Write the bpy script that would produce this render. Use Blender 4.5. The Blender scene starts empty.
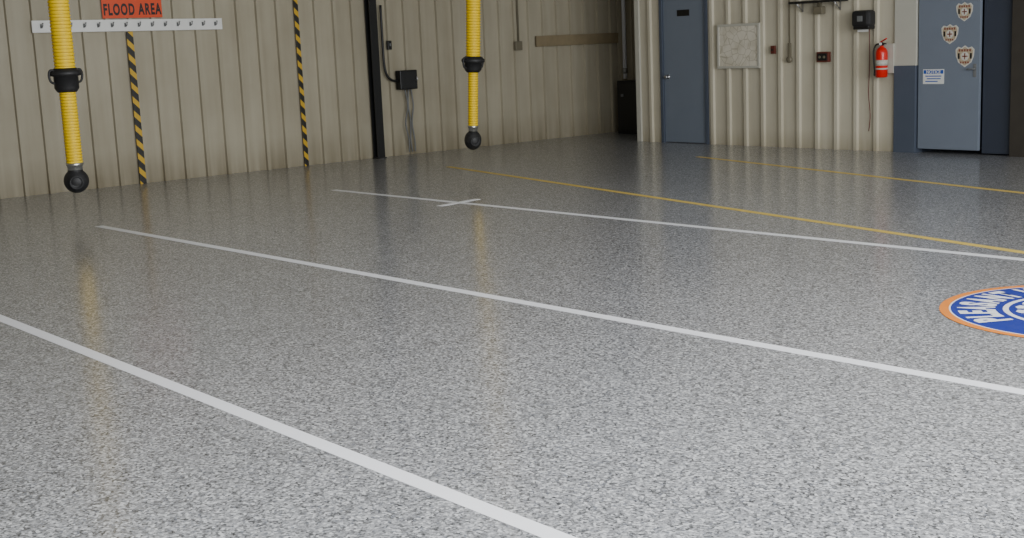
import bpy, bmesh, math, random
from mathutils import Vector, Matrix, Quaternion
random.seed(4)
S=bpy.context.scene
COL=S.collection

# ---------------------------------------------------------------- materials
def srgb(r,g,b):
    f=lambda c:(c/255/12.92) if c/255<=0.04045 else ((c/255+0.055)/1.055)**2.4
    return (f(r),f(g),f(b),1)
def mat(name,col,rough=0.5,metal=0.0,noise=0.0,nscale=6.0,spec=0.5,bump=0.0):
    m=bpy.data.materials.new(name); m.use_nodes=True
    nt=m.node_tree; b=nt.nodes['Principled BSDF']
    b.inputs['Roughness'].default_value=rough; b.inputs['Metallic'].default_value=metal
    b.inputs['Specular IOR Level'].default_value=spec
    b.inputs['Base Color'].default_value=col
    tc=nt.nodes.new('ShaderNodeTexCoord'); n=nt.nodes.new('ShaderNodeTexNoise')
    n.inputs['Scale'].default_value=nscale; n.inputs['Detail'].default_value=4
    nt.links.new(tc.outputs['Object'],n.inputs['Vector'])
    mx=nt.nodes.new('ShaderNodeMix'); mx.data_type='RGBA'; 
    mx.inputs['A'].default_value=tuple(c*(1-noise) for c in col[:3])+(1,)
    mx.inputs['B'].default_value=tuple(min(1,c*(1+noise)) for c in col[:3])+(1,)
    nt.links.new(n.outputs['Fac'],mx.inputs['Factor']); nt.links.new(mx.outputs['Result'],b.inputs['Base Color'])
    if bump>0:
        bp=nt.nodes.new('ShaderNodeBump'); bp.inputs['Strength'].default_value=bump; bp.inputs['Distance'].default_value=0.01
        nt.links.new(n.outputs['Fac'],bp.inputs['Height']); nt.links.new(bp.outputs['Normal'],b.inputs['Normal'])
    return m
def math_node(nt,op,a,b=None):
    n=nt.nodes.new('ShaderNodeMath'); n.operation=op
    for i,v in enumerate((a,b)):
        if v is None: continue
        if isinstance(v,(int,float)): n.inputs[i].default_value=v
        else: nt.links.new(v,n.inputs[i])
    return n.outputs[0]

def wall_mat(name,base,dark,dirt_h=0.5,grime=0.8):
    """painted ribbed steel: streaky, blotchy, grimy near the floor"""
    m=bpy.data.materials.new(name); m.use_nodes=True
    nt=m.node_tree; b=nt.nodes['Principled BSDF']; b.inputs['Roughness'].default_value=0.5
    b.inputs['Specular IOR Level'].default_value=0.3
    tc=nt.nodes.new('ShaderNodeTexCoord')
    mp=nt.nodes.new('ShaderNodeMapping'); mp.inputs['Scale'].default_value=(5,5,0.35)
    nt.links.new(tc.outputs['Object'],mp.inputs['Vector'])
    n=nt.nodes.new('ShaderNodeTexNoise'); n.inputs['Scale'].default_value=1.6; n.inputs['Detail'].default_value=6
    nt.links.new(mp.outputs[0],n.inputs['Vector'])
    n2=nt.nodes.new('ShaderNodeTexNoise'); n2.inputs['Scale'].default_value=1.1; n2.inputs['Detail'].default_value=5
    nt.links.new(tc.outputs['Object'],n2.inputs['Vector'])
    sx=nt.nodes.new('ShaderNodeSeparateXYZ'); nt.links.new(tc.outputs['Object'],sx.inputs[0])
    low=nt.nodes.new('ShaderNodeMapRange'); low.inputs['From Min'].default_value=0; low.inputs['From Max'].default_value=dirt_h
    low.inputs['To Min'].default_value=grime; low.inputs['To Max'].default_value=0
    nt.links.new(sx.outputs['Z'],low.inputs['Value'])
    f=math_node(nt,'ADD',math_node(nt,'MULTIPLY',n.outputs['Fac'],0.6),math_node(nt,'MULTIPLY',n2.outputs['Fac'],0.7))
    f=math_node(nt,'ADD',f,math_node(nt,'MULTIPLY',low.outputs[0],n.outputs['Fac']))
    f=math_node(nt,'SUBTRACT',f,0.38)
    mx=nt.nodes.new('ShaderNodeMix'); mx.data_type='RGBA'; mx.inputs['A'].default_value=base; mx.inputs['B'].default_value=dark
    nt.links.new(f,mx.inputs['Factor']); nt.links.new(mx.outputs['Result'],b.inputs['Base Color'])
    return m

def floor_mat():
    m=bpy.data.materials.new('epoxy_flake_floor'); m.use_nodes=True
    nt=m.node_tree; b=nt.nodes['Principled BSDF']
    tc=nt.nodes.new('ShaderNodeTexCoord')
    def flakes(scale,stops):
        v=nt.nodes.new('ShaderNodeTexVoronoi'); v.inputs['Scale'].default_value=scale; v.voronoi_dimensions='2D'
        nt.links.new(tc.outputs['Object'],v.inputs['Vector'])
        s=nt.nodes.new('ShaderNodeSeparateColor'); nt.links.new(v.outputs['Color'],s.inputs[0])
        r=nt.nodes.new('ShaderNodeValToRGB'); r.color_ramp.interpolation='CONSTANT'
        el=r.color_ramp.elements
        el[0].position=0; el[0].color=stops[0][1]; el[1].position=stops[1][0]; el[1].color=stops[1][1]
        for p,c in stops[2:]:
            e=el.new(p); e.color=c
        nt.links.new(s.outputs[0],r.inputs[0]); return r.outputs[0]
    st=[(0,srgb(42,43,45)),(0.13,srgb(96,97,100)),(0.30,srgb(138,139,142)),(0.56,srgb(166,167,170)),(0.80,srgb(212,213,215)),(0.95,srgb(100,104,114))]
    a=flakes(98,st); c=flakes(175,st)
    mx=nt.nodes.new('ShaderNodeMix'); mx.data_type='RGBA'; mx.inputs['Factor'].default_value=0.33
    nt.links.new(a,mx.inputs['A']); nt.links.new(c,mx.inputs['B'])
    n=nt.nodes.new('ShaderNodeTexNoise'); n.inputs['Scale'].default_value=0.8; n.inputs['Detail'].default_value=4
    nt.links.new(tc.outputs['Object'],n.inputs['Vector'])
    mr=nt.nodes.new('ShaderNodeMapRange'); mr.inputs['To Min'].default_value=0.9; mr.inputs['To Max'].default_value=1.06
    nt.links.new(n.outputs['Fac'],mr.inputs['Value'])
    mu=nt.nodes.new('ShaderNodeMix'); mu.data_type='RGBA'; mu.blend_type='MULTIPLY'; mu.inputs['Factor'].default_value=1
    nt.links.new(mx.outputs['Result'],mu.inputs['A']); nt.links.new(mr.outputs[0],mu.inputs['B'])
    nt.links.new(mu.outputs['Result'],b.inputs['Base Color'])
    b.inputs['Roughness'].default_value=0.42; b.inputs['Specular IOR Level'].default_value=0.3
    b.inputs['Coat Weight'].default_value=0.75; b.inputs['Coat Roughness'].default_value=0.17; b.inputs['Coat IOR'].default_value=1.47
    nb=nt.nodes.new('ShaderNodeTexNoise'); nb.inputs['Scale'].default_value=45; nb.inputs['Detail'].default_value=2
    nt.links.new(tc.outputs['Object'],nb.inputs['Vector'])
    bp=nt.nodes.new('ShaderNodeBump'); bp.inputs['Strength'].default_value=0.10; bp.inputs['Distance'].default_value=0.002
    nt.links.new(nb.outputs['Fac'],bp.inputs['Height']); nt.links.new(bp.outputs['Normal'],b.inputs['Coat Normal'])
    return m

def hazard_mat():
    m=bpy.data.materials.new('hazard_tape'); m.use_nodes=True
    nt=m.node_tree; b=nt.nodes['Principled BSDF']; b.inputs['Roughness'].default_value=0.5
    tc=nt.nodes.new('ShaderNodeTexCoord'); sx=nt.nodes.new('ShaderNodeSeparateXYZ'); nt.links.new(tc.outputs['Object'],sx.inputs[0])
    s=math_node(nt,'ADD',sx.outputs['Y'],sx.outputs['Z'])
    s=math_node(nt,'FRACT',math_node(nt,'MULTIPLY',s,1/0.18))
    s=math_node(nt,'GREATER_THAN',s,0.55)
    mx=nt.nodes.new('ShaderNodeMix'); mx.data_type='RGBA'; mx.inputs['A'].default_value=srgb(28,27,24); mx.inputs['B'].default_value=srgb(200,160,36)
    nt.links.new(s,mx.inputs['Factor']); nt.links.new(mx.outputs['Result'],b.inputs['Base Color'])
    return m

def map_mat():
    m=bpy.data.materials.new('faded_street_map'); m.use_nodes=True
    nt=m.node_tree; b=nt.nodes['Principled BSDF']; b.inputs['Roughness'].default_value=0.35
    tc=nt.nodes.new('ShaderNodeTexCoord')
    v=nt.nodes.new('ShaderNodeTexVoronoi'); v.feature='DISTANCE_TO_EDGE'; v.inputs['Scale'].default_value=9
    nt.links.new(tc.outputs['Object'],v.inputs['Vector'])
    n=nt.nodes.new('ShaderNodeTexNoise'); n.inputs['Scale'].default_value=5; n.inputs['Detail'].default_value=6
    nt.links.new(tc.outputs['Object'],n.inputs['Vector'])
    r=nt.nodes.new('ShaderNodeValToRGB'); r.color_ramp.elements[0].color=srgb(180,172,152); r.color_ramp.elements[1].position=0.05; r.color_ramp.elements[1].color=srgb(220,214,198)
    nt.links.new(v.outputs['Distance'],r.inputs[0])
    r2=nt.nodes.new('ShaderNodeValToRGB'); r2.color_ramp.elements[0].position=0.38; r2.color_ramp.elements[0].color=(0.72,0.70,0.64,1); r2.color_ramp.elements[1].position=0.55
    nt.links.new(n.outputs['Fac'],r2.inputs[0])
    mx=nt.nodes.new('ShaderNodeMix'); mx.data_type='RGBA'; mx.blend_type='MULTIPLY'; mx.inputs['Factor'].default_value=0.6
    nt.links.new(r.outputs[0],mx.inputs['A']); nt.links.new(r2.outputs[0],mx.inputs['B'])
    nt.links.new(mx.outputs['Result'],b.inputs['Base Color']); return m

M=dict(
 floor=floor_mat(), hazard=hazard_mat(), map=map_mat(),
 wall=wall_mat('ribbed_steel_beige',srgb(174,167,147),srgb(126,117,95),0.45,0.9),
 wallb=wall_mat('ribbed_steel_cream',srgb(206,200,181),srgb(160,151,128),0.25),
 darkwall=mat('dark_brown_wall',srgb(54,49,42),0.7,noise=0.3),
 ceil=mat('ceiling_white',srgb(140,138,132),0.8,noise=0.05),
 black=mat('black_paint',srgb(24,24,25),0.45,noise=0.2),
 rubber=mat('black_rubber',srgb(32,32,33),0.55,noise=0.25,bump=0.1),
 yellow=mat('yellow_hose_fabric',srgb(246,205,0),0.5,noise=0.12,nscale=20),
 yellowdk=mat('yellow_hose_wire',srgb(186,146,0),0.5,noise=0.1),
 chrome=mat('galvanised_clamp',srgb(190,190,185),0.3,0.9,noise=0.1),
 white=mat('white_line_paint',srgb(240,241,245),0.35,noise=0.04,nscale=12),
 yline=mat('yellow_line_paint',srgb(228,198,92),0.4,noise=0.25,nscale=9),
 whitep=mat('white_plastic',srgb(224,224,220),0.4,noise=0.05),
 bluegrey=mat('blue_grey_door_paint',srgb(114,123,136),0.45,noise=0.07,nscale=3),
 bluedk=mat('dark_blue_grey_paint',srgb(78,86,100),0.45,noise=0.1,nscale=3),
 navy=mat('dark_navy_paint',srgb(50,56,68),0.5,noise=0.12,nscale=3),  # one even dark navy tone for passage walls and third door
 cream=mat('cream_trim',srgb(186,184,172),0.5,noise=0.06),
 signred=mat('sign_orange_red',srgb(216,72,22),0.45,noise=0.06),
 ink=mat('sign_ink',srgb(20,18,16),0.5,noise=0.1),
 steel=mat('brushed_steel',srgb(165,165,165),0.35,0.85,noise=0.08),
 grey=mat('grey_cable',srgb(110,112,112),0.5,noise=0.1),
 conduit=mat('painted_conduit',srgb(112,106,88),0.5,noise=0.1),
 wood=mat('weathered_board',srgb(134,120,92),0.7,noise=0.2,nscale=9),
 maroon=mat('maroon_box',srgb(96,44,34),0.5,noise=0.12),
 red=mat('extinguisher_red',srgb(210,26,14),0.3,noise=0.04),
 blue=mat('emblem_blue',srgb(20,46,146),0.35,noise=0.06),
 orange=mat('emblem_orange',srgb(236,138,48),0.35,noise=0.06),
 gold=mat('badge_tan',srgb(178,162,136),0.5,noise=0.4,nscale=40),
 badger=mat('badge_red',srgb(130,74,60),0.5,noise=0.25),
 badgew=mat('badge_border',srgb(206,203,192),0.5,noise=0.15,nscale=40),
 noticeb=mat('notice_blue',srgb(30,80,170),0.5,noise=0.05),
)

# ---------------------------------------------------------------- helpers
def obj_from_bm(name,bm,m,smooth=False):
    me=bpy.data.meshes.new(name); bm.normal_update(); bm.to_mesh(me); bm.free()
    for mm in (m if isinstance(m,(list,tuple)) else [m]): me.materials.append(mm)
    if smooth:
        for p in me.polygons: p.use_smooth=True
    o=bpy.data.objects.new(name,me); COL.objects.link(o); return o
def add_box(bm,lo,hi,bev=0.0,mi=0):
    r=bmesh.ops.create_cube(bm,size=1)
    vs=r['verts']; c=[(a+b)/2 for a,b in zip(lo,hi)]; d=[max(b-a,1e-4) for a,b in zip(lo,hi)]
    for v in vs: v.co=Vector((c[0]+v.co.x*d[0],c[1]+v.co.y*d[1],c[2]+v.co.z*d[2]))
    fs={f for v in vs for f in v.link_faces}
    for f in fs: f.material_index=mi
    if bev>0:
        es=list({e for v in vs for e in v.link_edges})
        bmesh.ops.bevel(bm,geom=es,offset=min(bev,min(d)*0.45),segments=2,affect='EDGES',profile=0.5)
def box(name,lo,hi,m,bev=0.0,local=True):
    """box with its origin at the base centre"""
    o0=Vector(((lo[0]+hi[0])/2,(lo[1]+hi[1])/2,lo[2]))
    bm=bmesh.new(); add_box(bm,[a-b for a,b in zip(lo,o0)],[a-b for a,b in zip(hi,o0)],bev)
    o=obj_from_bm(name,bm,m); o.location=o0; return o
def lathe(bm,prof,seg=32,origin=(0,0,0),axis='Z',mi=0):
    R={'Z':Matrix.Identity(3),'Y':Matrix.Rotation(-math.pi/2,3,'X'),'X':Matrix.Rotation(math.pi/2,3,'Y')}[axis]
    rings=[]
    for r,z in prof:
        rings.append([bm.verts.new(Vector(origin)+R@Vector((r*math.cos(2*math.pi*i/seg),r*math.sin(2*math.pi*i/seg),z))) for i in range(seg)])
    for a,b in zip(rings,rings[1:]):
        for i in range(seg):
            f=bm.faces.new((a[i],a[(i+1)%seg],b[(i+1)%seg],b[i])); f.material_index=mi; f.smooth=True
    for rg,rev in ((rings[0],True),(rings[-1],False)):
        f=bm.faces.new(rg[::-1] if rev else rg); f.material_index=mi
def tube(bm,pts,r,seg=10,mi=0,smooth_steps=6):
    P=[Vector(p) for p in pts]
    if len(P)>2 and smooth_steps>1:
        out=[]
        for i in range(len(P)-1):
            p0=P[max(i-1,0)];p1=P[i];p2=P[i+1];p3=P[min(i+2,len(P)-1)]
            for k in range(smooth_steps):
                t=k/smooth_steps
                out.append(0.5*((2*p1)+(p2-p0)*t+(2*p0-5*p1+4*p2-p3)*t*t+(3*p1-p0-3*p2+p3)*t**3))
        out.append(P[-1]); P=out
    rings=[]; up=Vector((0.13,0.31,0.94)).normalized()
    for i,p in enumerate(P):
        t=(P[min(i+1,len(P)-1)]-P[max(i-1,0)]).normalized()
        n=t.cross(up)
        if n.length<0.1: n=t.cross(Vector((1,0,0)))
        n.normalize(); b=t.cross(n)
        rings.append([bm.verts.new(p+n*r*math.cos(2*math.pi*k/seg)+b*r*math.sin(2*math.pi*k/seg)) for k in range(seg)])
    for a,b in zip(rings,rings[1:]):
        for i in range(seg):
            f=bm.faces.new((a[i],a[(i+1)%seg],b[(i+1)%seg],b[i])); f.smooth=True; f.material_index=mi
    bm.faces.new(rings[0][::-1]).material_index=mi; bm.faces.new(rings[-1]).material_index=mi
def empty(name,loc,label,cat,group=None):
    e=bpy.data.objects.new(name,None); e.empty_display_size=0.1; e.location=loc; COL.objects.link(e)
    tag(e,label,cat,group); return e
def tag(o,label,cat,group=None):
    o['label']=label; o['category']=cat
    if group: o['group']=group
def child(o,p,label=None):
    o.location=o.location-p.location; o.parent=p
    if label: o['label']=label
    return o
def struct(o): o['kind']='structure'; return o
def text_mesh(body,size,offset=0.0,extrude=0.001,spacing=1.0):
    cu=bpy.data.curves.new('t','FONT'); cu.body=body; cu.size=size; cu.offset=offset; cu.extrude=extrude
    cu.align_x='CENTER'; cu.align_y='CENTER'; cu.space_character=spacing
    o=bpy.data.objects.new('t',cu); COL.objects.link(o)
    dg=bpy.context.evaluated_depsgraph_get(); dg.update()
    me=bpy.data.meshes.new_from_object(o.evaluated_get(dg)); bpy.data.objects.remove(o); return me
def text_obj(name,body,size,m,loc,face,offset=0.0,sx=1.0,sz=1.0,spacing=1.0):
    """face '+X' : readable looking towards -X ; face '-Y' : readable looking towards +Y"""
    me=text_mesh(body,size,offset,spacing=spacing); me.materials.clear(); me.materials.append(m)
    R=Matrix.Rotation(math.pi/2,4,'X')
    if face=='+X': R=Matrix.Rotation(math.pi/2,4,'Z')@R
    me.transform(R@Matrix.Diagonal((sx,sz,1,1)))
    o=bpy.data.objects.new(name,me); o.location=loc; COL.objects.link(o); return o

# ---------------------------------------------------------------- room shell
XW=-15.8; YB=14.43; H=4.8
bm=bmesh.new(); add_box(bm,(-19,-7,-0.2),(4,19,0)); struct(obj_from_bm('floor',bm,M['floor']))

def ribbed(name,start,end,fixed,axis,m,pitch=0.305,phase=0.0,h=H,depth=0.038,z0=0.0):
    """vertical ribbed sheet. axis 'Y': runs along Y at x=fixed facing +X; axis 'X': runs along X at y=fixed facing -Y"""
    n0=math.floor((start-phase)/pitch)-1
    s=phase+n0*pitch
    raw=[]
    while s<end+pitch:
        raw+= [(s-0.034,0),(s-0.024,depth),(s+0.024,depth),(s+0.034,0)]
        s+=pitch
    pts=[(start,0)]+[p for p in raw if start+0.001<p[0]<end-0.001]+[(end,0)]
    bm=bmesh.new(); lo=[];hi=[]
    for a,d in pts:
        c=(fixed+d,a) if axis=='Y' else (a,fixed-d)
        lo.append(bm.verts.new((c[0],c[1],z0))); hi.append(bm.verts.new((c[0],c[1],h)))
    T=0.08
    for i in range(len(pts)-1): bm.faces.new((lo[i],lo[i+1],hi[i+1],hi[i]))
    if axis=='Y': add_box(bm,(fixed-T-0.02,start,z0),(fixed-0.001,end,h))
    else: add_box(bm,(start,fixed+0.001,z0),(end,fixed+T+0.02,h))
    return struct(obj_from_bm(name,bm,m))
ribbed('wall_left',-7,15.85,XW,'Y',M['wall'],phase=0.12)
ribbed('wall_back',-13.95,-13.47,YB,'X',M['wallb'],phase=0.04)
ribbed('wall_back',-12.56,-9.46,YB,'X',M['wallb'],phase=0.04)
ribbed('wall_back',-7.4,4,YB,'X',M['wallb'],phase=0.04)
struct(box('wall_back',(-13.47,YB,2.2),(-12.56,YB+0.1,H),M['wallb']))
struct(box('wall_back',(-9.46,YB,2.2),(-7.4,YB+0.1,H),M['wallb']))
ribbed('wall_alcove',-15.8,-13.0,15.85,'X',M['wall'],phase=0.1)
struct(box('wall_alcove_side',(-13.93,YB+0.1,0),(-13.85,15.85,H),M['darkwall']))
struct(box('wall_front',(-15.9,-7.1,0),(4,-7,H),M['wall']))
struct(box('ceiling',(-16,-7.1,H),(4,19,H+0.1),M['ceil']))
struct(box('trim_1',(-13.99,YB-0.03,0),(-13.90,YB+0.1,H),M['cream'],0.004))
def door_frame(name,x0,x1,top,m,w=0.05):
    bm=bmesh.new()
    add_box(bm,(x0,YB-0.03,0),(x0+w,YB+0.1,top)); add_box(bm,(x1-w,YB-0.03,0),(x1,YB+0.1,top))
    add_box(bm,(x0,YB-0.03,top),(x1,YB+0.1,top+w)); return struct(obj_from_bm(name,bm,m))
door_frame('trim_2',-13.48,-12.55,2.15,M['bluedk'])
def door_leaf(name,x0,x1,z0,z1,yf,m):
    d=box(name,(x0,yf,z0),(x1,yf+0.045,z1),m,0.004); return struct(d)
d1=door_leaf('door_1',-13.425,-12.605,0.01,2.145,YB+0.0,M['bluegrey'])
def knob(parent,x,z,yf,name='door_knob'):
    bm=bmesh.new()
    lathe(bm,[(0.034,0),(0.034,0.006),(0.012,0.010),(0.012,0.035),(0.026,0.045),(0.030,0.058),(0.024,0.070),(0.006,0.074)],20,axis='Y')
    bmesh.ops.transform(bm,matrix=Matrix.Scale(-1,4,(0,1,0)),verts=bm.verts)
    o=obj_from_bm(name,bm,M['steel']); o.location=(x,yf,z); return child(o,parent,'brushed steel knob')
knob(d1,-13.34,0.98,YB)
pl=box('door_plate',(-13.14,YB-0.006,1.86),(-12.90,YB,1.95),M['ink'],0.002); child(pl,d1,'small dark nameplate')

struct(box('trim_3',(-9.44,YB-0.04,1.09),(-9.13,YB+0.12,2.2),M['cream'],0.003))
struct(box('trim_4',(-9.44,YB-0.05,0),(-9.13,YB+0.12,1.09),M['bluedk'],0.003))
d2=door_leaf('door_2',-9.11,-8.28,0.055,2.2,YB-0.02,M['bluegrey'])
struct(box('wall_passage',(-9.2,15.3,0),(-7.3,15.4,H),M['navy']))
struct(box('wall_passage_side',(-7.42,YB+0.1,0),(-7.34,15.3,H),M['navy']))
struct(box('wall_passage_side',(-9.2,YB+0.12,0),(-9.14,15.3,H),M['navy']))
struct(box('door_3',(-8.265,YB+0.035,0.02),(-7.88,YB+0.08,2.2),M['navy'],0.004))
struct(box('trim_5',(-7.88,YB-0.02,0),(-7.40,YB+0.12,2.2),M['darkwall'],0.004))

# --- stickers, notice and handle on the steel door
yd=YB-0.02
def badge(x,z,s):
    def shield(sc,yoff,m,name):
        pts=[(-0.5,0.32),(-0.36,0.46),(-0.18,0.40),(0,0.52),(0.18,0.40),(0.36,0.46),(0.5,0.32),(0.47,0.0),(0.34,-0.30),(0,-0.52),(-0.34,-0.30),(-0.47,0.0)]
        bm=bmesh.new(); f=[bm.verts.new((a*s*sc,-yoff,b*s*sc)) for a,b in pts]; k=[bm.verts.new((a*s*sc,0,b*s*sc)) for a,b in pts]
        bm.faces.new(f[::-1]); n=len(pts)
        for i in range(n): bm.faces.new((f[i],f[(i+1)%n],k[(i+1)%n],k[i]))
        bmesh.ops.recalc_face_normals(bm,faces=bm.faces)
        return obj_from_bm(name,bm,m)
    a=shield(1,0.002,M['badgew'],'shield_sticker'); a.location=(x,yd,z)
    b=shield(0.86,0.0030,M['gold'],'sticker_field'); b.parent=a
    bm=bmesh.new(); lathe(bm,[(s*0.21,0),(s*0.21,0.0042)],20,axis='Y'); bmesh.ops.transform(bm,matrix=Matrix.Scale(-1,4,(0,1,0)),verts=bm.verts)
    c=obj_from_bm('sticker_roundel',bm,M['badgew']); c.parent=a
    bm=bmesh.new()
    for k in range(5): add_box(bm,(-s*0.33+k*s*0.14,-0.0045,s*0.23),(-s*0.33+k*s*0.14+s*0.09,0,s*0.34))
    for k in range(4): add_box(bm,(-s*0.25+k*s*0.13,-0.0045,-s*0.34),(-s*0.25+k*s*0.13+s*0.08,0,-s*0.25))
    add_box(bm,(-s*0.03,-0.0055,-s*0.15),(s*0.03,0,s*0.15)); add_box(bm,(-s*0.15,-0.0055,-s*0.03),(s*0.15,0,s*0.03))
    d=obj_from_bm('sticker_print',bm,M['badger']); d.parent=a; d['kind']='stuff'
    bm=bmesh.new()
    for sg_ in(-1,1): add_box(bm,(sg_*s*0.32-s*0.05,-0.0045,-s*0.12),(sg_*s*0.32+s*0.05,0,s*0.15))
    d=obj_from_bm('sticker_dark_print',bm,M['ink']); d.parent=a; d['kind']='stuff'  # dark blocks printed either side of the roundel
    tag(a,'shield shaped fire department sticker on the blue-grey steel door','sticker','shield stickers on the steel door')
badge(-8.49,1.72,0.22); badge(-8.68,1.46,0.23); badge(-8.475,1.19,0.25)
nt_=box('notice_sign',(-9.04,yd-0.003,0.86),(-8.75,yd,1.04),M['whitep'],0.001); tag(nt_,'small blue and white notice sign on the steel door','sign')
b_=box('sign_header',(-9.03,yd-0.0045,0.985),(-8.76,yd-0.002,1.03),M['noticeb']); child(b_,nt_)
t_=text_obj('sign_lettering','NOTICE',0.055,M['whitep'],(-8.895,yd-0.0055,1.006),'-Y',0.001); child(t_,nt_)
bm=bmesh.new()
for i,(a,b) in enumerate([(-0.11,0.11),(-0.09,0.10),(-0.11,0.06)]):
    add_box(bm,(a,-0.002,0.075-i*0.032),(b,0,0.087-i*0.032))
l_=obj_from_bm('printed_text_lines',bm,M['noticeb']); l_.location=(-8.895,yd-0.003,0.875); child(l_,nt_)
bm=bmesh.new(); add_box(bm,(-0.02,-0.008,-0.08),(0.02,0,0.08),0.004)
lathe(bm,[(0.012,-0.05),(0.012,0)],14,(0,0,0.02),'Y'); tube(bm,[(0,-0.048,0.02),(-0.04,-0.052,0.02),(-0.08,-0.045,0.015)],0.009)
h_=obj_from_bm('door_handle',bm,M['grey']); h_.location=(-8.34,yd,1.02); child(h_,d2,'dull grey lever handle')

# ---------------------------------------------------------------- floor lines
def stripe(name,p,q,w,m,label,cat='floor line',z=0.0015):
    p=Vector(p);q=Vector(q); d=(q-p); L=d.length
    bm=bmesh.new(); add_box(bm,(-L/2,-w/2,0),(L/2,w/2,z))
    o=obj_from_bm(name,bm,m); o.location=((p.x+q.x)/2,(p.y+q.y)/2,0.0003); o.rotation_euler=(0,0,math.atan2(d.y,d.x)); tag(o,label,cat)
    return o
stripe('floor_line',(-12.2,2.73),(3.2,2.61),0.080,M['white'],'white painted parking guide line on speckled floor')
stripe('floor_line',(-12.16,4.98),(3.2,5.31),0.080,M['white'],'white painted parking guide line on speckled floor')
stripe('floor_line',(-12.68,8.02),(3.2,8.31),0.080,M['white'],'white painted line with a short cross mark')
o=stripe('floor_mark',(-10.34,7.78),(-10.45,8.36),0.08,M['white'],'short white cross mark painted over the line','floor mark',0.0022)
stripe('floor_line',(-13.62,10.42),(3.0,6.80),0.075,M['yline'],'long faded yellow painted line on speckled floor')
stripe('floor_line',(-11.4,12.86),(2.5,9.03),0.075,M['yline'],'faded yellow painted line near the ribbed wall')

# ---------------------------------------------------------------- floor emblem
EC=(-3.28,6.88); ER=0.775
em=empty('floor_emblem',(EC[0],EC[1],0.0),'round blue and orange fire department emblem inlaid in floor','floor emblem')
def ring(name,r0,r1,z,m,label=None,seg=128):
    bm=bmesh.new(); a=[];b=[]
    for i in range(seg):
        t=2*math.pi*i/seg; a.append(bm.verts.new((r1*math.cos(t),r1*math.sin(t),z)))
        b.append(bm.verts.new((r0*math.cos(t),r0*math.sin(t),z)) if r0>0 else None)
    if r0>0:
        for i in range(seg): bm.faces.new((a[i],a[(i+1)%seg],b[(i+1)%seg],b[i]))
    else: bm.faces.new(a)
    o=obj_from_bm(name,bm,m); o.parent=em
    if label:o['label']=label
    return o
ring('border_ring',0.722,ER,0.003,M['orange'],'orange border ring')
ring('edge_ring',0.714,0.723,0.0032,M['white'],'thin white ring')
ring('lettering_band',0.435,0.715,0.003,M['blue'],'blue lettering band')
ring('inner_ring',0.405,0.436,0.0032,M['white'],'white inner ring')
ring('centre_disc',0,0.406,0.003,M['blue'],'blue centre disc')
bm=bmesh.new()
for k in range(18):
    t=2*math.pi*k/18; R=Matrix.Rotation(t,4,'Z')
    pts=[(0.300,-0.030),(0.355,-0.045),(0.375,0),(0.355,0.045),(0.300,0.030),(0.320,0)]
    bm.faces.new([bm.verts.new(R@Vector((x,y,0.0042))) for x,y in pts])
seg=64
for r0_,r1_ in((0.245,0.280),(0.0,0.05)):
    a=[bm.verts.new((r1_*math.cos(2*math.pi*i/seg),r1_*math.sin(2*math.pi*i/seg),0.0042)) for i in range(seg)]
    if r0_>0:
        b=[bm.verts.new((r0_*math.cos(2*math.pi*i/seg),r0_*math.sin(2*math.pi*i/seg),0.0042)) for i in range(seg)]
        for i in range(seg): bm.faces.new((a[i],a[(i+1)%seg],b[(i+1)%seg],b[i]))
    else: bm.faces.new(a)
for k in range(6):
    R=Matrix.Rotation(math.pi/3*k+0.4,4,'Z')
    bm.faces.new([bm.verts.new(R@Vector((x,y,0.0043))) for x,y in [(0.07,-0.015),(0.19,-0.065),(0.215,0),(0.19,0.065),(0.07,0.015)]])
o=obj_from_bm('centre_wheel',bm,M['white']); o.parent=em; o['label']='white scalloped wheel symbol'
bmx=bmesh.new(); word='PLEASANT VI'; ang=246.0
wd={'P':1,'L':0.9,'E':0.95,'A':1.1,'S':1,'N':1.1,'T':1,' ':0.4,'V':1.1,'I':0.5}
for ch in word:
    w=wd[ch]*10.6
    if ch!=' ':
        me=text_mesh(ch,0.25,0.013,0.0)
        xs=[v.co.x for v in me.vertices]; ys=[v.co.y for v in me.vertices]
        cx=(min(xs)+max(xs))/2; cy=(min(ys)+max(ys))/2; sy=0.205/(max(ys)-min(ys)); sxx=min(0.9,0.090*wd[ch]/(max(xs)-min(xs)))
        t=math.radians(ang-w/2)
        me.transform(Matrix.Translation((0.577*math.cos(t),0.577*math.sin(t),0.0044))@Matrix.Rotation(t-math.pi/2,4,'Z')@Matrix.Diagonal((sxx,sy,1,1))@Matrix.Translation((-cx,-cy,0)))
        bmx.from_mesh(me); bpy.data.meshes.remove(me)
    ang-=w
for f in bmx.faces: f.material_index=0
o=obj_from_bm('emblem_lettering',bmx,M['white']); o.parent=em; o['label']='white capital letters'

# ---------------------------------------------------------------- hazard strips, column
def on_left(name,y0,y1,z0,z1,x0,x1,m,bev=0.003):
    return box(name,(x0,y0,z0),(x1,y1,z1),m,bev)
XR=XW+0.0372
o=on_left('hazard_strip',7.06,7.145,0.0,1.93,XR,XR+0.015,M['hazard']); tag(o,'black and yellow hazard strip running down ribbed wall below sign','hazard strip')
o=on_left('hazard_strip',9.52,9.585,0.0,H,XR,XR+0.015,M['hazard']); tag(o,'full height black and yellow hazard strip on ribbed wall','hazard strip')
bm=bmesh.new()
add_box(bm,(0,-0.065,0),(0.012,0.065,H)); add_box(bm,(0.10,-0.065,0),(0.112,0.065,H)); add_box(bm,(0.012,-0.006,0),(0.10,0.006,H))
add_box(bm,(-0.0,-0.08,0),(0.13,0.08,0.012))
for yy in(-0.07,0.07):
    lathe(bm,[(0.010,0.012),(0.010,0.03)],6,(0.055,yy,0))
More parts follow.
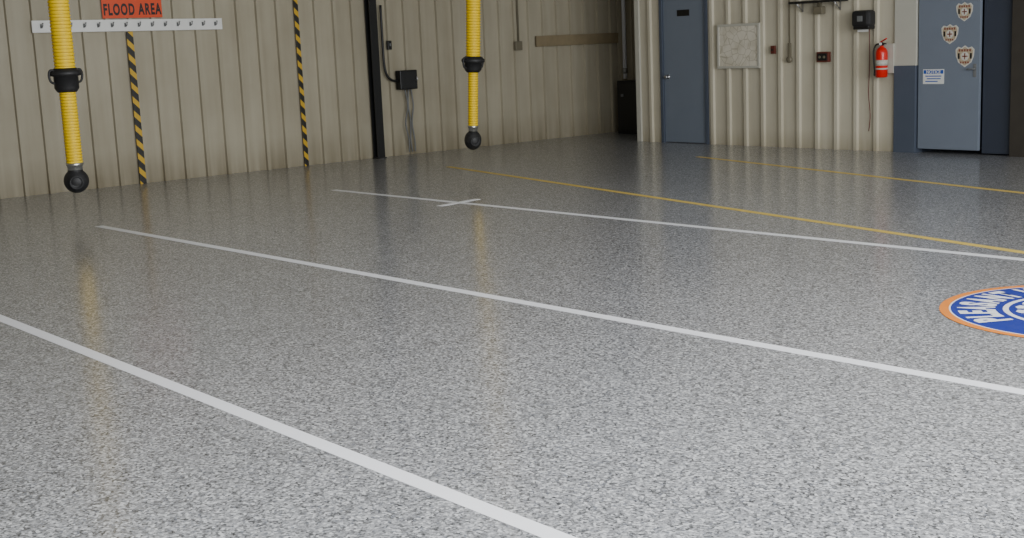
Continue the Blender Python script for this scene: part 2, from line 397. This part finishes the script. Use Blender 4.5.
o=obj_from_bm('steel_column',bm,M['black']); o.location=(XR+0.002,10.76,0); tag(o,'black steel I-beam column against ribbed wall','column')

# ---------------------------------------------------------------- hook rail and sign
rail=on_left('hook_rail',5.87,8.40,1.937,2.082,XR,XR+0.02,M['whitep']); tag(rail,'long white wall rail with small coat hooks','hook rail')
rail.rotation_euler=(-0.010,0,0)
def hook_mesh():
    bm=bmesh.new(); add_box(bm,(0,-0.013,-0.025),(0.006,0.013,0.025),0.002)
    tube(bm,[(0.004,0,0.0),(0.03,0,-0.012),(0.055,0,0.0),(0.062,0,0.028)],0.006,8)
    lathe(bm,[(0.004,-0.008),(0.010,-0.004),(0.010,0.004),(0.004,0.008)],10,(0.062,0,0.032))
    return bm
first=None
for i in range(14):
    y=5.98+i*0.178
    if first is None:
        first=obj_from_bm('hook',hook_mesh(),M['grey']); h=first
    else:
        h=first.copy(); COL.objects.link(h)
    h.parent=rail; h.location=(0.012,y-7.135,0.075)
sg=on_left('flood_area_sign',6.77,7.57,2.10,2.37,XR,XR+0.006,M['signred'],0.002); tag(sg,'orange-red sign reading FLOOD AREA above white rail','sign')
t=text_obj('sign_lettering','FLOOD AREA',0.165,M['ink'],(XR+0.0075,7.17,2.20),'+X',0.0065,0.66,1.15,1.22); child(t,sg,'black capital letters')

# ---------------------------------------------------------------- electrical bits on left wall
eb=on_left('electrical_box',11.17,11.48,0.97,1.25,XR,XR+0.12,M['black'],0.01); tag(eb,'black electrical box with conduit elbow on ribbed wall','electrical box')
c=box('box_door',(XR+0.12,11.19,0.99),(XR+0.128,11.46,1.23),M['rubber'],0.004); child(c,eb)
bm=bmesh.new(); tube(bm,[(0,0,0),(0.06,0,0),(0.06,0,0.05)],0.008,8)
c=obj_from_bm('switch_lever',bm,M['steel']); c.location=(XR+0.12,11.43,1.10); child(c,eb,'short steel lever')
bm=bmesh.new()
tube(bm,[(0,-0.24,1.2),(0,-0.24,0.62),(0,-0.235,0.35),(0,-0.20,0.20),(0,-0.12,0.12),(0,-0.01,0.1)],0.018,10)
c=obj_from_bm('conduit_pipe',bm,M['black']); c.location=(XR+0.05,11.18,1.0); child(c,eb,'black conduit bending into the box')
for k,(dy,wob) in enumerate([(0.0,0.03),(0.06,-0.02),(0.11,0.02)]):
    bm=bmesh.new()
    tube(bm,[(0,dy,0),(0.01,dy+wob,-0.25),(0,dy-wob*0.6,-0.5),(0.01,dy+wob*0.6,-0.75),(0,dy+0.02,-0.93)],0.011,8)
    c=obj_from_bm('cable',bm,M['grey']); c.location=(XR+0.05,11.29,0.975); child(c,eb,'grey drop cable')
sw=on_left('wall_switch',11.04,11.11,1.56,1.69,XR,XR+0.04,M['black'],0.006); tag(sw,'small black switch box beside steel column','switch')
c=box('switch_toggle',(XR+0.04,11.065,1.61),(XR+0.055,11.085,1.65),M['grey'],0.003); child(c,sw)
e=empty('junction_box',(XR,13.57,1.46),'small dark junction box with conduit rising up the wall','junction box')
c=box('box_body',(XR,13.49,1.46),(XR+0.05,13.63,1.60),M['conduit'],0.006); child(c,e)
bm=bmesh.new(); tube(bm,[(0,0,0),(0,0,H-1.6)],0.016,10); c=obj_from_bm('conduit_pipe',bm,M['conduit']); c.location=(XR+0.025,13.57,1.59); child(c,e)
bd=on_left('wooden_board',13.95,15.80,1.50,1.67,XR-0.002,XR+0.03,M['wood'],0.004); tag(bd,'weathered wooden backing board fixed across ribbed wall','board')
e=empty('wall_pipe',(-15.56,15.765,0.90),'slim white pipe with valve running up the wall','pipe')
bm=bmesh.new(); tube(bm,[(0,0,0),(0,0,H-0.91)],0.034,12); c=obj_from_bm('pipe_run',bm,M['white']); c.location=(-15.56,15.765,0.90); child(c,e)
bm=bmesh.new(); lathe(bm,[(0.02,-0.04),(0.045,-0.03),(0.045,0.04),(0.026,0.07)],14)
c=obj_from_bm('valve_cap',bm,M['steel']); c.location=(-15.56,15.765,1.02); child(c,e)
e=empty('recess_dark_block',(-14.95,15.6,0),'added black block standing in for the darker alcove recess','stand-in')  # added block, its black imitates the darkness of the recess
c=box('dark_block_body',(-15.42,15.42,0),(-14.4,15.70,0.88),M['black'],0.01); child(c,e)
c=box('dark_block_front',(-15.39,15.40,0.06),(-14.43,15.42,0.85),M['black'],0.005); child(c,e)
c=box('handle',(-15.30,15.38,0.62),(-15.24,15.40,0.66),M['grey'],0.003); child(c,e)

# ---------------------------------------------------------------- exhaust hoses
def hose_mesh(r,z0,z1,pitch=0.034,amp=0.005):
    bm=bmesh.new(); n=int((z1-z0)/pitch); seg=28; rings=[]; steps=4
    for i in range(n*steps+1):
        z=z0+(z1-z0)*i/(n*steps); rr=r+amp*math.cos(2*math.pi*i/steps)
        rings.append([bm.verts.new((rr*math.cos(2*math.pi*k/seg),rr*math.sin(2*math.pi*k/seg),z)) for k in range(seg)])
    for j,(a,b) in enumerate(zip(rings,rings[1:])):
        for i in range(seg):
            f=bm.faces.new((a[i],a[(i+1)%seg],b[(i+1)%seg],b[i])); f.smooth=True; f.material_index=1 if j%steps==1 else 0
    bm.faces.new(rings[0][::-1]); bm.faces.new(rings[-1])
    return bm
def exhaust_hose(x,y,rl,ru,zc0,zc1,label,tilt=0.0,ns=1.0):
    e=empty('exhaust_hose',(x,y,0.27),label,'exhaust hose','yellow vehicle exhaust hoses')
    if tilt: e.rotation_euler=Quaternion(Vector((-0.76,0.65,0)),tilt).to_euler()
    def add(name,bm,m,lab=None):
        o=obj_from_bm(name,bm,m); o.location=(0,0,-0.27); o.parent=e
        if lab:o['label']=lab
        return o
    top=H-0.02
    add('upper_hose',hose_mesh(ru,zc1-0.03,top),[M['yellow'],M['yellowdk']],'wide yellow ribbed hose')
    add('lower_hose',hose_mesh(rl,0.56,zc0+0.02,0.030,0.004),[M['yellow'],M['yellowdk']],'narrower yellow ribbed hose')
    bm=bmesh.new(); R=ru+0.02
    lathe(bm,[(rl+0.012,zc0-0.01),(R-0.02,zc0),(R,zc0+0.03),(R,zc1-0.08),(R+0.035,zc1-0.075),(R+0.04,zc1-0.055),(R+0.035,zc1-0.03),(R,zc1-0.02),(ru+0.012,zc1)],32)
    add('safety_collar',bm,M['rubber'],'black release coupling')
    for s in(-1,1):
        bm=bmesh.new(); tube(bm,[(0,s*(R-0.01),zc1-0.15),(0,s*(R+0.035),zc1-0.13),(0,s*(R+0.05),zc1-0.07),(0,s*(R+0.035),zc1-0.02),(0,s*(R-0.01),zc1-0.02)],0.012,8)
        add('collar_handle',bm,M['rubber'])
    bm=bmesh.new(); lathe(bm,[(rl-0.012,0.50),(rl-0.005,0.51),(rl-0.005,0.545),(rl+0.004,0.55),(rl+0.008,0.575),(rl-0.002,0.58)],28)
    add('hose_clamp',bm,M['chrome'],'galvanised hose clamp')
    bm=bmesh.new(); rn=0.124*ns
    prof=[(0.01,0.272)]+[(rn*math.sin(a),0.395-0.124*math.cos(a)) for a in [math.pi*k/14 for k in range(1,12)]]+[(rl-0.006,0.50),(rl-0.006,0.515)]
    lathe(bm,prof,32)
    add('rubber_nozzle',bm,M['rubber'],'black rounded rubber nozzle')
    bm=bmesh.new()
    d=Vector((0.93,-0.37,0)).normalized()
    lathe(bm,[(0.070*ns,0.085*ns),(0.073*ns,0.118*ns),(0.062*ns,0.126*ns),(0.055*ns,0.122*ns),(0.05*ns,0.112*ns),(0.02*ns,0.118*ns)],28,axis='Z')
    q=Vector((0,0,1)).rotation_difference(d).to_matrix().to_4x4()
    bmesh.ops.transform(bm,matrix=Matrix.Translation((0,0,0.385))@q,verts=bm.verts)
    add('nozzle_mouth',bm,M['rubber'],'ring shaped nozzle opening')
    bm=bmesh.new(); lathe(bm,[(ru+0.05,H-0.07),(ru+0.05,H-0.015)],24); add('ceiling_boot',bm,M['steel'])
    return e
exhaust_hose(-12.88,5.09,0.080,0.100,1.30,1.53,'yellow ribbed exhaust hose hanging with black rounded nozzle')
exhaust_hose(-12.80,10.20,0.062,0.088,1.25,1.44,'yellow ribbed exhaust hose hanging slightly slanted with black nozzle',0.05,0.88)

# ---------------------------------------------------------------- items on the back wall
YR=YB-0.0372
e=empty('framed_map',(-11.95,YR,1.09),'large faded map in a cream frame on ribbed wall','framed map')
bm=bmesh.new()
x0,x1,z0,z1,w=-0.38,0.38,0,0.62,0.035
add_box(bm,(x0,-0.03,z0),(x1,0,z0+w),0.004);add_box(bm,(x0,-0.03,z1-w),(x1,0,z1),0.004)
add_box(bm,(x0,-0.03,z0+w),(x0+w,0,z1-w),0.004);add_box(bm,(x1-w,-0.03,z0+w),(x1,0,z1-w),0.004)
c=obj_from_bm('picture_frame',bm,M['cream']); c.parent=e
bm=bmesh.new(); add_box(bm,(x0+w,-0.015,z0+w),(x1-w,0,z1-w)); c=obj_from_bm('map_sheet',bm,M['map']); c.parent=e

sb=box('wall_switch',(-11.37,YR-0.035,1.28),(-11.30,YR,1.39),M['maroon'],0.005); tag(sb,'small dark switch box on ribbed wall','switch')
c=box('switch_toggle',(-11.345,YR-0.048,1.32),(-11.325,YR-0.035,1.35),M['black'],0.003); child(c,sb)
e=empty('conduit_run',(-11.06,YR,1.2),'thin conduit with dark pull handle on ribbed wall','conduit')
bm=bmesh.new(); tube(bm,[(0,-0.02,0.2),(0,-0.02,H-1.21)],0.012,8); c=obj_from_bm('conduit_pipe',bm,M['conduit']); c.parent=e
bm=bmesh.new(); lathe(bm,[(0.03,0),(0.045,0.01),(0.045,0.035),(0.02,0.05)],18,axis='Y'); bmesh.ops.transform(bm,matrix=Matrix.Scale(-1,4,(0,1,0)),verts=bm.verts)
add_box(bm,(-0.02,-0.035,0.0),(0.02,0,0.22),0.004)
c=obj_from_bm('pull_station',bm,M['conduit']); c.parent=e
rb=box('junction_box',(-10.59,YR-0.06,1.155),(-10.40,YR,1.29),M['maroon'],0.008); tag(rb,'maroon junction box with dark cover plate','junction box')
c=box('cover_plate',(-10.57,YR-0.066,1.175),(-10.42,YR-0.06,1.27),M['black'],0.003); child(c,rb)
for s in(-0.035,0.035):
    bm=bmesh.new(); lathe(bm,[(0.018,-0.008),(0.018,0)],14,(0,0,0),'Y')
    c=obj_from_bm('outlet_socket',bm,M['conduit']); c.location=(-10.495+s,YR-0.066,1.222); child(c,rb)
e=empty('wall_shelf',(-10.55,YR,1.9),'dark narrow shelf bar with bracket on ribbed wall','shelf')
bm=bmesh.new(); add_box(bm,(-0.42,-0.16,0.03),(0.42,0,0.06),0.004); c=obj_from_bm('shelf_board',bm,M['black']); c.parent=e
for s in(-0.3,0.3):
    bm=bmesh.new(); add_box(bm,(s-0.01,-0.012,-0.08),(s+0.01,0,0.03)); tube(bm,[(s,-0.01,-0.07),(s,-0.14,0.03)],0.008,8,smooth_steps=1)
    c=obj_from_bm('shelf_bracket',bm,M['steel']); c.parent=e
bm=bmesh.new(); add_box(bm,(-0.07,-0.09,-0.12),(0.07,0,-0.02),0.01); add_box(bm,(-0.02,-0.05,-0.03),(0.02,-0.02,0.031))
c=obj_from_bm('paper_holder',bm,M['conduit']); c.parent=e; c['label']='small dull holder hung under the shelf'
e=empty('towel_dispenser',(-9.84,YR,1.56),'black paper towel dispenser with thin cord on ribbed wall','dispenser')
bm=bmesh.new(); add_box(bm,(-0.135,-0.17,0.03),(0.135,0,0.24),0.04)
c=obj_from_bm('dispenser_cover',bm,M['rubber']); c.parent=e
bm=bmesh.new(); add_box(bm,(-0.115,-0.15,0.0),(0.115,0,0.045),0.01); c=obj_from_bm('dispenser_base',bm,M['black']); c.parent=e
bm=bmesh.new(); add_box(bm,(-0.04,-0.175,0.10),(0.04,-0.165,0.17),0.004); c=obj_from_bm('level_window',bm,M['grey']); c.parent=e; c['label']='grey level window'
bm=bmesh.new(); add_box(bm,(-0.08,-0.10,-0.03),(0.08,-0.098,0.01)); c=obj_from_bm('paper_sheet',bm,M['whitep']); c.parent=e; c['label']='white paper edge'
bm=bmesh.new(); tube(bm,[(0.04,-0.02,0.02),(0.05,-0.02,-0.4),(0.035,-0.02,-0.8),(0.06,-0.02,-1.1),(0.04,-0.02,-1.3)],0.006,8); c=obj_from_bm('hanging_cord',bm,M['maroon']); c.parent=e; c['label']='thin dark red cord'
e=empty('fire_extinguisher',(-9.56,YR-0.10,0.95),'red fire extinguisher with black hose hung on wall','fire extinguisher')
bm=bmesh.new(); r=0.075
lathe(bm,[(r*0.8,0),(r,0.012),(r,0.30),(r*0.93,0.335),(r*0.7,0.365),(r*0.38,0.38),(0.024,0.385),(0.024,0.40)],32)
c=obj_from_bm('cylinder_body',bm,M['red']); c.parent=e; c['label']='glossy red cylinder'
bm=bmesh.new(); lathe(bm,[(r+0.001,0.15),(r+0.001,0.22)],32); c=obj_from_bm('instruction_label',bm,M['cream']); c.parent=e
bm=bmesh.new(); lathe(bm,[(0.022,0.395),(0.026,0.40),(0.026,0.43),(0.015,0.44)],16); add_box(bm,(-0.03,-0.02,0.405),(0.03,0.02,0.43),0.004)
c=obj_from_bm('valve_head',bm,M['black']); c.parent=e
bm=bmesh.new(); tube(bm,[(-0.02,0,0.44),(0.04,-0.02,0.465),(0.10,-0.05,0.485)],0.010,8); c=obj_from_bm('squeeze_lever',bm,M['red']); c.parent=e
bm=bmesh.new(); tube(bm,[(0,0,0.42),(0.05,-0.02,0.425),(0.095,-0.05,0.42)],0.009,8); c=obj_from_bm('carry_handle',bm,M['black']); c.parent=e
bm=bmesh.new(); lathe(bm,[(0.018,-0.034),(0.018,-0.02)],14,(0,0,0.42),'Y'); c=obj_from_bm('pressure_gauge',bm,M['whitep']); c.parent=e
bm=bmesh.new(); tube(bm,[(-0.02,0,0.42),(-0.075,-0.01,0.41),(-0.105,-0.02,0.33),(-0.10,-0.02,0.20),(-0.088,-0.02,0.08)],0.011,8)
lathe(bm,[(0.010,0.02),(0.017,0.03),(0.012,0.09)],12,(-0.087,-0.02,0)); c=obj_from_bm('discharge_hose',bm,M['black']); c.parent=e
bm=bmesh.new(); add_box(bm,(-0.12,r,0.05),(0.12,0.105,0.42)); lathe(bm,[(r+0.003,0.10),(r+0.003,0.12)],32); c=obj_from_bm('wall_bracket',bm,M['cream']); c.parent=e; c['label']='pale mounting plate with strap'

# ---------------------------------------------------------------- light
W=bpy.data.worlds.new('World'); S.world=W; W.use_nodes=True
W.node_tree.nodes['Background'].inputs[0].default_value=(0.90,0.94,1,1); W.node_tree.nodes['Background'].inputs[1].default_value=0.6
def area(name,loc,rot,sx,sy,power,col=(1,1,1)):
    l=bpy.data.lights.new(name,'AREA'); l.shape='RECTANGLE'; l.size=sx; l.size_y=sy; l.energy=power; l.color=col
    o=bpy.data.objects.new(name,l); o.location=loc; o.rotation_euler=rot; COL.objects.link(o); return o
area('bay_door_daylight',(3.9,5.0,2.3),(0,math.radians(90),0),4.2,12,1700,(0.96,0.98,1))
area('ceiling_fill',(-1.8,3,4.7),(0,0,0),1.2,8,480,(0.97,0.99,1))  # unseen fill light added to brighten the near floor
area('ceiling_fill',(-8.5,7,4.7),(0,0,0),1.2,6,60,(0.97,0.99,1))  # weak unseen fill added as ambient light further in

# ---------------------------------------------------------------- camera
Yc=Vector((1548,295,-1291)).normalized()
Xc=Vector((1112,-179,1291)); Xc=(Xc-Yc*Xc.dot(Yc)).normalized()
Zc=Xc.cross(Yc)
cam=bpy.data.cameras.new('Camera'); cam.sensor_width=36; cam.lens=1291/1024*36; cam.clip_end=200
co=bpy.data.objects.new('Camera',cam); COL.objects.link(co)
co.matrix_world=Matrix.Translation((0,0,1.6))@Matrix((Xc,Yc,Zc)).to_4x4()
S.camera=co
